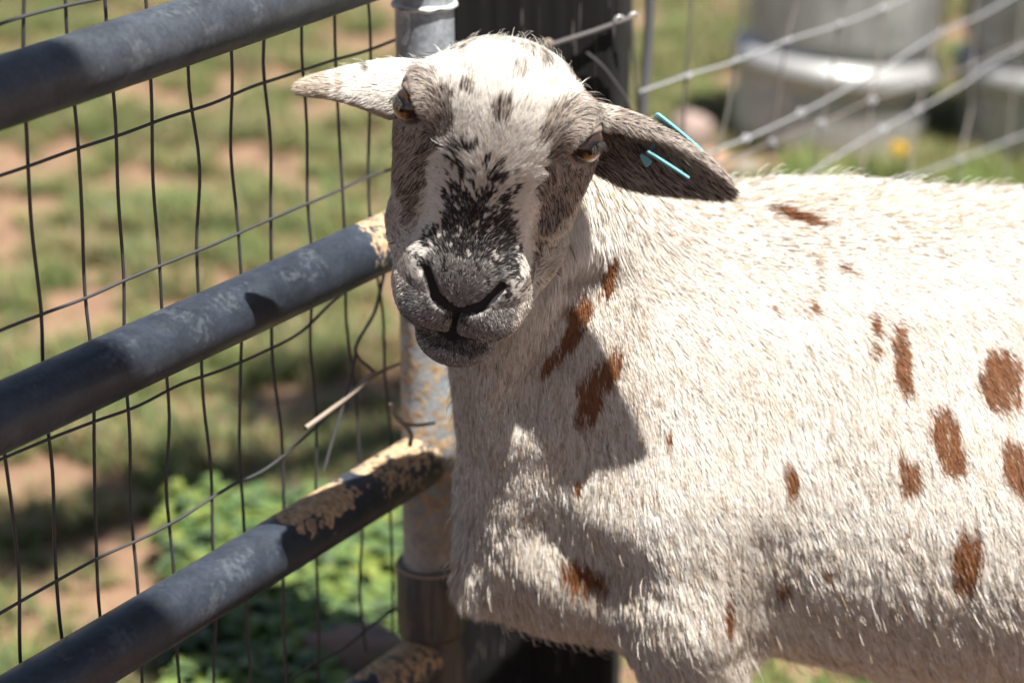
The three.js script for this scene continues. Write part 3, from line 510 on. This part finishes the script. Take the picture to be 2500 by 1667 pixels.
const COL = {
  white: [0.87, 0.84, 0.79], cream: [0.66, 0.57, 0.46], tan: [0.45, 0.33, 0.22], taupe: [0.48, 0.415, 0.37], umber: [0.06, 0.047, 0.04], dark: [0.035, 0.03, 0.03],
  slate: [0.215, 0.2, 0.195], rust: [0.27, 0.11, 0.042], rustDark: [0.14, 0.054, 0.022], grey: [0.34, 0.335, 0.335], skin: [0.3, 0.2, 0.17], black: [0.018, 0.016, 0.017],
};
// kind of hair at a point: a list of [colour, share]
const KIND = {
  white: [['white', 0.93], ['cream', 0.06], ['tan', 0.01]],
  flank: [['white', 0.7], ['cream', 0.23], ['tan', 0.06], ['umber', 0.01]],
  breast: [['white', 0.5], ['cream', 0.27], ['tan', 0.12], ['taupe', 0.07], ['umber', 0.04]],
  cheek: [['white', 0.42], ['cream', 0.28], ['taupe', 0.22], ['umber', 0.08]],
  eye: [['taupe', 0.6], ['umber', 0.3], ['cream', 0.1]],
  deep: [['umber', 0.5], ['taupe', 0.44], ['cream', 0.06]],
  nose: [['dark', 0.84], ['grey', 0.14], ['white', 0.02]],
  muzzle: [['slate', 0.52], ['dark', 0.09], ['grey', 0.33], ['white', 0.06]],
  lip: [['dark', 0.7], ['slate', 0.3]],
  rust: [['rust', 0.72], ['rustDark', 0.26], ['cream', 0.02]],
  earOut: [['cream', 0.45], ['taupe', 0.4], ['tan', 0.15]],
  earIn: [['taupe', 0.4], ['umber', 0.5], ['cream', 0.1]],
};
function headKind(X, Y, Z) { // metres, head frame
  const w = 1000, a = n3(X * 160, Y * 160, Z * 160), b = n3(X * 160 + 9, Y * 160, Z * 160 - 5), c = n3(X * 420, Y * 420, Z * 420);
  const x = X * w + a * 3.2 + c * 1.2, y = Y * w + b * 3.2;
  if (Z < -0.11) return Y > -0.02 ? 'white' : 'breast';
  if (Math.min(headCut[3][0](X, Y, Z), headCut[8][0](X, Y, Z)) < 0.002 + 0.0015 * c) return 'deep';
  if (y < -160) return Math.abs(x) < 26 && y > -171 ? 'lip' : 'muzzle';
  if (y < -124 && y > -136 && Math.abs(x) < 9) return 'lip';
  if (y < -116) return Math.abs(x) > 40 - 0 * y ? 'cheek' : 'muzzle';
  if (inPoly(MARK.nose, x, y)) {
    const m = n3(X * 95 + 3, Y * 70, 4) * 0.6 + n3(X * 300, Y * 190, 8) * 0.6;
    const solid = lerp(-0.55, 0.05, sstep(-62, -34, y));
    if (y < -92) return Math.abs(x) < 27 ? (m > 0.35 ? 'nose' : 'muzzle') : (m > -0.1 ? 'nose' : 'white');
    return m > solid ? 'nose' : 'white';
  }
  if (y < -94 && Math.abs(x) < 36) return Math.abs(x) < 29 ? 'muzzle' : 'white';
  if (inPoly(MARK.left, x, y)) return (x > -50 && y < -8) || y < -62 || (x > -40) ? 'deep' : 'eye';
  if (inPoly(MARK.right, x, y)) return (x < 44 && y < -2) || y < -44 ? 'deep' : 'eye';
  for (const [sx, sy, rx, ry] of SPOT) if (((x - sx) / rx) ** 2 + ((y - sy) / ry) ** 2 < 1.1) return 'deep';
  if (Math.abs(x) > 40 && y < -20) return 'cheek';
  return 'white';
}
function bodyKind(p, n) {
  const a = n3(p.x * 150, p.y * 110, p.z * 110), b = n3(p.x * 60 + 7, p.y * 45, p.z * 45);
  for (const s of RUST) {
    const dx = p.x - s.c.x, dy = p.y - s.c.y, dz = p.z - s.c.z; if (Math.abs(dx) > s.reach || Math.abs(dy) > s.reach + 0.008 || Math.abs(dz) > s.reach + 0.02) continue;
    const o = n ? dx * n.x + dy * n.y + dz * n.z : 0, t = dx * s.d.x + dy * s.d.y + dz * s.d.z, q = Math.sqrt(Math.max(0, dx * dx + dy * dy + dz * dz - t * t - o * o));
    const v = (t / s.L) ** 2 + (q / s.w) ** 2 - a * 0.35 - b * 0.25; if (v < 1.15 && v + 0.5 * n3(p.x * 1500, p.y * 900, p.z * 1500) < 0.95) return 'rust';
  }
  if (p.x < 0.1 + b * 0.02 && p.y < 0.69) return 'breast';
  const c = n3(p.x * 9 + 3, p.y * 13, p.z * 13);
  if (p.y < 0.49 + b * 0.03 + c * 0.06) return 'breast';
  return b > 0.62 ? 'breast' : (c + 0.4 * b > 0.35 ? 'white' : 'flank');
}
function earKind(side, T, inner) { // T: 0 at the root, 1 at the tip
  if (side > 0) return inner ? 'earIn' : (T < 0.2 ? 'cheek' : 'earOut');
  return T < 0.62 && !inner ? 'white' : 'earOut';
}
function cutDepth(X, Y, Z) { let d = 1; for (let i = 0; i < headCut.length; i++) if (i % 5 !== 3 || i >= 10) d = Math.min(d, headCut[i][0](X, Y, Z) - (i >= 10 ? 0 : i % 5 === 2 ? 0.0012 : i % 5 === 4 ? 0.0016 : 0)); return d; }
const tmp = V3(0, 0, 0);
const earAxis = { 1: [toWorld(0.06, 0, -0.055), toWorld(0.177, -0.02, -0.05)], [-1]: [toWorld(-0.06, 0.0, -0.055), toWorld(-0.15, -0.013, -0.04)] };
const LSPOTS = [[0.4, 0.006, 0.0035], [0.12, 0.014, 0.003]];
function kindAt(region, p, n) {
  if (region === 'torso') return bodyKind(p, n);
  tmp.copy(p).applyMatrix4(HEADI);
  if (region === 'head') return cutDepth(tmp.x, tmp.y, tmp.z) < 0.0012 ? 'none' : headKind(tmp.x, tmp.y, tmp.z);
  const s = region === 'earR' ? 1 : -1, [a, b] = earAxis[s], d = b.clone().sub(a), T = clamp(p.clone().sub(a).dot(d) / d.lengthSq());
  if (s < 0) for (const [t, y, r] of LSPOTS) if (Math.hypot((T - t) * 0.1, tmp.y - y) < r) return 'deep';
  if (s > 0 && tmp.y > 0.002 - T * 0.02 && n.z > 0) return T < 0.12 ? 'cheek' : 'eye';
  return earKind(s, T + 0.12 * n3(p.x * 90, p.y * 90, 2), s > 0 ? n.z > 0.25 && T > 0.05 : n.y < -0.25);
}
const pick = (k, r) => { let s = 0; for (const [c, q] of KIND[k]) { s += q; if (r < s) return COL[c]; } return COL[KIND[k][0][0]]; };
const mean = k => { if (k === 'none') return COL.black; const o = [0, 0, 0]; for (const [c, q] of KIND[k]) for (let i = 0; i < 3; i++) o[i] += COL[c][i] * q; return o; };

// the way the hair lies
function lay(region, p, n, out) {
  const w = n3(p.x * 28, p.y * 28, p.z * 28), w2 = n3(p.x * 28 + 5, p.y * 28, p.z * 28 + 9), f = n3(p.x * 130, p.y * 130, p.z * 130);
  if (region === 'torso') {
    const top = sstep(0.62, 0.735, p.y), neck = sstep(0.16, 0.04, p.x);
    out.set(lerp(lerp(0.42, 1, top), 0.05, neck), lerp(lerp(-1, -0.3, top), -1, neck), 0.12);
    out.x += 0.22 * w + 0.1 * f; out.y += 0.18 * w2; out.z += 0.1 * f;
  } else {
    tmp.copy(p).applyMatrix4(HEADI); const X = tmp.x, Y = tmp.y, Z = tmp.z; let x, y, z = -0.2;
    if (region === 'earR') { x = 1; y = -0.55; } else if (region === 'earL') { x = -1; y = -0.5; }
    else if (Y > -0.016) { x = X * 14; y = Math.max(0.2, (Y + 0.03) * 26) - sstep(0.035, 0.06, Math.abs(X)) * 1.6; }
    else if (Y > -0.1) { const c = sstep(0.018, 0.045, Math.abs(X)); x = lerp(X * 45, Math.sign(X) * 0.35, c); y = lerp(0.75, -1, c); z = -0.3; }
    else { x = X * 22; y = Y > -0.122 ? 0.35 : -0.75; z = -0.25; }
    { const s = Math.sign(X), e = EYEC(s), k = sstep(0.021, 0.014, tmp.distanceTo(e)); x = lerp(x, s * 0.2 - (s * 0.069 - X) * 60, k); y = lerp(y, (Y - e.y) * 130, k); }
    x += 0.3 * w + 0.2 * f; y += 0.3 * w2; out.set(x, y, z).transformDirection(HEAD);
  }
  out.addScaledVector(n, -out.dot(n)); if (out.lengthSq() < 1e-6) out.set(1, 0, 0).addScaledVector(n, -n.x); return out.normalize();
}
function hairLength(region, p, k) {
  if (region === 'torso') { const t = clamp(Math.hypot(p.x + 0.0, p.y - 0.445, p.z + 1.86) / 0.09); return Math.max(lerp(0.022, 0.009, t), lerp(0.009, 0.016, sstep(0.57, 0.43, p.y)), lerp(0.009, 0.013, sstep(0.7, 0.74, p.y))); }
  if (region === 'earR') return k === 'earIn' ? 0.0075 : 0.0052; if (region === 'earL') return 0.0048;
  tmp.copy(p).applyMatrix4(HEADI); if (tmp.y < -0.1) return lerp(0.0024, 0.005, sstep(0.036, 0.055, Math.abs(tmp.x)));
  const side = sstep(0.025, 0.045, Math.abs(tmp.x)), ed = Math.min(tmp.distanceTo(EYEC(1)), tmp.distanceTo(EYEC(-1)));
  return lerp(0.0028, (tmp.y > 0.02 ? 0.0105 : lerp(lerp(0.0034, 0.0058, side), 0.0075, sstep(-0.05, 0, tmp.y))), sstep(0.016, 0.03, ed));
}

const sheep = thing('sheep', 'white hair sheep with rust and grey spots standing at the gate facing the viewer', 'sheep');
const REG = { head: headGeo, torso: torsoGeo, earR, earL };
const bodyGeos = [];
for (const [name, g] of Object.entries(REG)) {
  const P = g.attributes.position, N = g.attributes.normal, C = new Float32Array(P.count * 3), p = V3(), n = V3();
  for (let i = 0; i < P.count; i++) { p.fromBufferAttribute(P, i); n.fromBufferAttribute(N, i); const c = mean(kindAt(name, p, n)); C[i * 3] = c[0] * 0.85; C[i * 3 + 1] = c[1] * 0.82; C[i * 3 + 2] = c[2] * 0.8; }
  g.setAttribute('color', new THREE.BufferAttribute(C, 3)); g.deleteAttribute('uv'); bodyGeos.push(g);
}
const skinMat = new THREE.MeshStandardMaterial({ vertexColors: true, roughness: 0.8 });
part('body', mergeGeometries(bodyGeos), skinMat, sheep);

// a tuft: a few tapered blades, x along the lay, y off the skin
function tuftGeo(seed, blades, lift, spread, run) {
  const r = rng(seed), P = [], C = [], I = [];
  for (let b = 0; b < blades; b++) {
    const L = 0.7 + 0.55 * r(), yaw = (r() - 0.5) * 0.55, up = lift * (0.55 + 0.9 * r()), rx = (r() - 0.5) * run, rz = (r() - 0.5) * spread, wd = 0.5 + 0.35 * r(), tw = (r() - 0.5) * 1.4, v = 0.88 + 0.2 * r();
    const base = P.length / 3;
    for (const [t, wf] of [[0, 1], [0.45, 0.95], [0.8, 0.6]]) {
      const x = rx + Math.cos(yaw) * L * t, y = -0.03 + L * up * Math.sin(t * 1.9) * 0.75, z = rz + Math.sin(yaw) * L * t * 6;
      P.push(x, y + wf * wd * Math.sin(tw) * 0.02, z - wf * wd * Math.cos(tw), x, y - wf * wd * Math.sin(tw) * 0.02, z + wf * wd * Math.cos(tw)); for (let k = 0; k < 2; k++) C.push(v, v, v);
    }
    P.push(rx + Math.cos(yaw) * L, -0.03 + L * up * Math.sin(1.9) * 0.75, rz + Math.sin(yaw) * L * 6); C.push(v, v, v);
    I.push(base, base + 1, base + 2, base + 1, base + 3, base + 2, base + 2, base + 3, base + 4, base + 3, base + 5, base + 4, base + 4, base + 5, base + 6);
  }
  const g = new THREE.BufferGeometry(); g.setAttribute('position', new THREE.Float32BufferAttribute(P, 3)); g.setAttribute('color', new THREE.Float32BufferAttribute(C, 3)); g.setIndex(I); g.computeVertexNormals(); return g;
}
const furMat = new THREE.MeshPhysicalMaterial({ vertexColors: true, roughness: 0.62, side: THREE.DoubleSide, transmission: FURT, thickness: 0 });
const tufts = [1, 2].map(i => tuftGeo(100 + i, 6, 0.34, 15, 0.5)).concat([3, 4].map(i => tuftGeo(100 + i, 5, 0.34, 9, 0.4)));
const FUR = typeof FURQ === 'undefined' ? 1 : FURQ;
const buckets = tufts.map(() => ({ m: [], c: [] }));
{
  const r = rng(77), p = V3(), n = V3(), d = V3(), s = V3(), A = V3(), Bq = V3(), Cq = V3(), e1 = V3(), e2 = V3(), toC = V3();
  const dens = { head: 2.6e6, torso: 1.05e6, earR: 2.6e6, earL: 2.6e6 };
  for (const [name, g] of Object.entries(REG)) {
    const P = g.attributes.position, N = g.attributes.normal, I = g.index;
    for (let f = 0; f < I.count; f += 3) {
      const a = I.getX(f), b = I.getX(f + 1), c = I.getX(f + 2); A.fromBufferAttribute(P, a); Bq.fromBufferAttribute(P, b); Cq.fromBufferAttribute(P, c);
      e1.subVectors(Bq, A); e2.subVectors(Cq, A); const area = e1.cross(e2).length() * 0.5;
      n.fromBufferAttribute(N, a); toC.set(-A.x, EYE - A.y, -A.z).normalize(); const facing = n.dot(toC);
      let q = dens[name] * FUR * area; if (facing < -0.3) q *= 0.1; if (A.x > 0.44) q *= 0.3; if (A.y < 0.38) q *= 0.25;
      let cnt = Math.floor(q) + (r() < q % 1 ? 1 : 0);
      while (cnt-- > 0) {
        let u = r(), v = r(); if (u + v > 1) { u = 1 - u; v = 1 - v; }
        p.copy(A).multiplyScalar(1 - u - v).addScaledVector(Bq, u).addScaledVector(Cq, v);
        n.fromBufferAttribute(N, a).multiplyScalar(1 - u - v); e1.fromBufferAttribute(N, b); n.addScaledVector(e1, u); e1.fromBufferAttribute(N, c); n.addScaledVector(e1, v).normalize();
        if (name === 'torso') { tmp.copy(p).applyMatrix4(HEADI); if (tmp.z > -0.22 && tmp.y > -0.2 && headField(tmp.x, tmp.y, tmp.z) < -0.003) continue; }
        else if (name === 'head') { if (bodyField(p.x, p.y, p.z) < -0.003) continue; }
        else { tmp.copy(p).applyMatrix4(HEADI); if (headLocal(tmp.x, tmp.y, tmp.z) < -0.002) continue; }
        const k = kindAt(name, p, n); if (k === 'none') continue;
        if (name === 'head') { tmp.copy(p).applyMatrix4(HEADI); const ed = Math.min(tmp.distanceTo(EYEC(1)), tmp.distanceTo(EYEC(-1))); if (ed < 0.0165) continue; }
        lay(name, p, n, d);
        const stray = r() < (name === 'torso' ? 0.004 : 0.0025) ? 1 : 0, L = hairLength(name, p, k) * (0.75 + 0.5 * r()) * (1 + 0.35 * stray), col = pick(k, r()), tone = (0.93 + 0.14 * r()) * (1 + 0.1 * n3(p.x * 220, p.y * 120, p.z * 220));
        const wd = name === 'torso' ? 0.0002 : 0.00019, lift = 0.82 + 0.36 * r() + 0.9 * stray + (name === 'torso' ? (0.22 + 0.16 * sstep(0.58, 0.45, p.y)) * n3(p.x * 70, p.y * 70, p.z * 70) + 0.5 * sstep(0.6, 0.95, n.y) : 0);
        s.crossVectors(d, n); const bk = buckets[Math.floor(r() * 2) + (name === 'torso' ? 0 : 2)];
        bk.m.push(d.x * L, d.y * L, d.z * L, 0, n.x * L * lift, n.y * L * lift, n.z * L * lift, 0, s.x * wd, s.y * wd, s.z * wd, 0, p.x, p.y, p.z, 1);
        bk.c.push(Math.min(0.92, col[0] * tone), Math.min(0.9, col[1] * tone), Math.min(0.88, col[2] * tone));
      }
    }
  }
}
let nTufts = 0;
buckets.forEach((bk, i) => {
  const im = new THREE.InstancedMesh(tufts[i], furMat, bk.m.length / 16); im.name = 'coat'; im.userData.kind = 'stuff'; im.castShadow = im.receiveShadow = true; nTufts += bk.m.length / 16;
  im.instanceMatrix = new THREE.InstancedBufferAttribute(new Float32Array(bk.m), 16); im.instanceColor = new THREE.InstancedBufferAttribute(new Float32Array(bk.c), 3); sheep.add(im); bk.m = bk.c = null;
});
console.log('tufts', nTufts);

// eyes: amber below, upper iris painted dark for pupil and lid shade
function eyeGeo() {
  const g = new THREE.SphereGeometry(0.0132, 48, 36), P = g.attributes.position, C = new Float32Array(P.count * 3);
  for (let i = 0; i < P.count; i++) {
    const x = P.getX(i) / 0.0132, y = P.getY(i) / 0.0132, z = P.getZ(i) / 0.0132, th = Math.hypot(x, y), an = Math.atan2(y, x);
    let c = [0.035, 0.018, 0.01];
    if (z > 0 && th < 0.68) { const f = 0.75 + 0.35 * n2(an * 9, th * 2) + 0.15 * n2(an * 30, 3); c = [0.46 * f, 0.22 * f, 0.06 * f]; if (th > 0.6) c = c.map(v => v * 0.35);
      if (y > -0.04 + 0.25 * x * x) c = [0.004, 0.004, 0.006]; }
    C.set(c, i * 3);
  }
  g.setAttribute('color', new THREE.BufferAttribute(C, 3)); return g;
}
const eyeMat = new THREE.MeshPhysicalMaterial({ vertexColors: true, roughness: 0.25, clearcoat: 1, clearcoatRoughness: 0.02 });
const gE = eyeGeo();
for (const s of [-1, 1]) {
  const e = part('eye', gE, eyeMat, sheep, 'amber eye, upper half painted dark for pupil and lid shade'); e.position.copy(EYEC(s)).applyMatrix4(HEAD);
  const z = V3(s * 0.62, -0.12, 0.75).normalize().transformDirection(HEAD), x = V3(0, 1, 0).transformDirection(HEAD).cross(z).normalize(), y = z.clone().cross(x);
  e.quaternion.setFromRotationMatrix(new THREE.Matrix4().makeBasis(x, y, z));
}
// lashes over each eye
{
  const r = rng(5), geos = [];
  for (const s of [-1, 1]) { const list = []; for (let i = 0; i < 46; i++) { const a = lerp(-0.35, 0.95, r()), e = EYEC(s), o = V3(s * 0.8, 0, 0.6).normalize(), t = V3(-s * 0.6, 0, 0.8), q = e.clone().addScaledVector(o, 0.0125).addScaledVector(t, a * 0.0095).add(V3(0, 0.0072 - a * a * 0.003, 0));
      const q2 = q.clone().addScaledVector(o, 0.003 + 0.003 * r()).addScaledVector(t, a * 0.003 + (r() - 0.5) * 0.003).add(V3(0, -0.003 - 0.003 * r(), 0)), qm = q.clone().lerp(q2, 0.5).addScaledVector(o, 0.0015); list.push(new THREE.TubeGeometry(new THREE.QuadraticBezierCurve3(q, qm, q2), 4, 0.00013, 3)); }
    const g = mergeGeometries(list).applyMatrix4(HEAD); part('eyelashes', g, new THREE.MeshStandardMaterial({ color: lin(0.05, 0.04, 0.035), roughness: 0.6 }), sheep); }
}
// ear tag in the ear on the right
{
  const tag = new THREE.Group(); tag.name = 'ear_tag'; tag.userData.label = 'pale blue plastic ear tag'; sheep.add(tag);
  const blue = new THREE.MeshStandardMaterial({ color: lin(0.2, 0.5, 0.58), roughness: 0.45 });
  const plate = (name, a, b, across, wa, wb, th) => { // tapered plate from a to b, wide along `across`
    const L = b.distanceTo(a), sh = new THREE.Shape(); sh.moveTo(0, -wa / 2); sh.quadraticCurveTo(L * 0.5, -Math.max(wa, wb) * 0.6, L * 0.94, -wb / 2); sh.quadraticCurveTo(L, 0, L * 0.94, wb / 2); sh.quadraticCurveTo(L * 0.5, Math.max(wa, wb) * 0.6, 0, wa / 2); sh.quadraticCurveTo(-wa * 0.3, 0, 0, -wa / 2);
    const g = new THREE.ExtrudeGeometry(sh, { depth: th, bevelEnabled: true, bevelThickness: 0.0003, bevelSize: 0.0003, bevelSegments: 2, curveSegments: 10 }).translate(0, 0, -th / 2);
    const x = b.clone().sub(a).normalize(), y = across.clone().addScaledVector(x, -across.dot(x)).normalize(), z = x.clone().cross(y); g.applyMatrix4(new THREE.Matrix4().makeBasis(x, y, z).setPosition(a)).applyMatrix4(HEAD); return part(name, g, blue, tag);
  };
  plate('front_plate', V3(0.107, -0.003, -0.042), V3(0.141, -0.015, -0.04), V3(0.1, 0.75, 1), 0.006, 0.0015, 0.0012);
  plate('front_flap', V3(0.1035, -0.008, -0.046), V3(0.1105, -0.0125, -0.042), V3(0.6, 0.8, 0.5), 0.002, 0.0062, 0.001);
  plate('back_plate', V3(0.108, 0.018, -0.06), V3(0.147, 0.001, -0.053), V3(0.1, 0.9, 1), 0.01, 0.003, 0.0012);
  const st = new THREE.TubeGeometry(new THREE.LineCurve3(V3(0.11, -0.001, -0.047), V3(0.111, 0.002, -0.06)), 4, 0.0013, 10).applyMatrix4(HEAD); part('stud', st, blue, tag);
}
renderer.render(scene, camera);
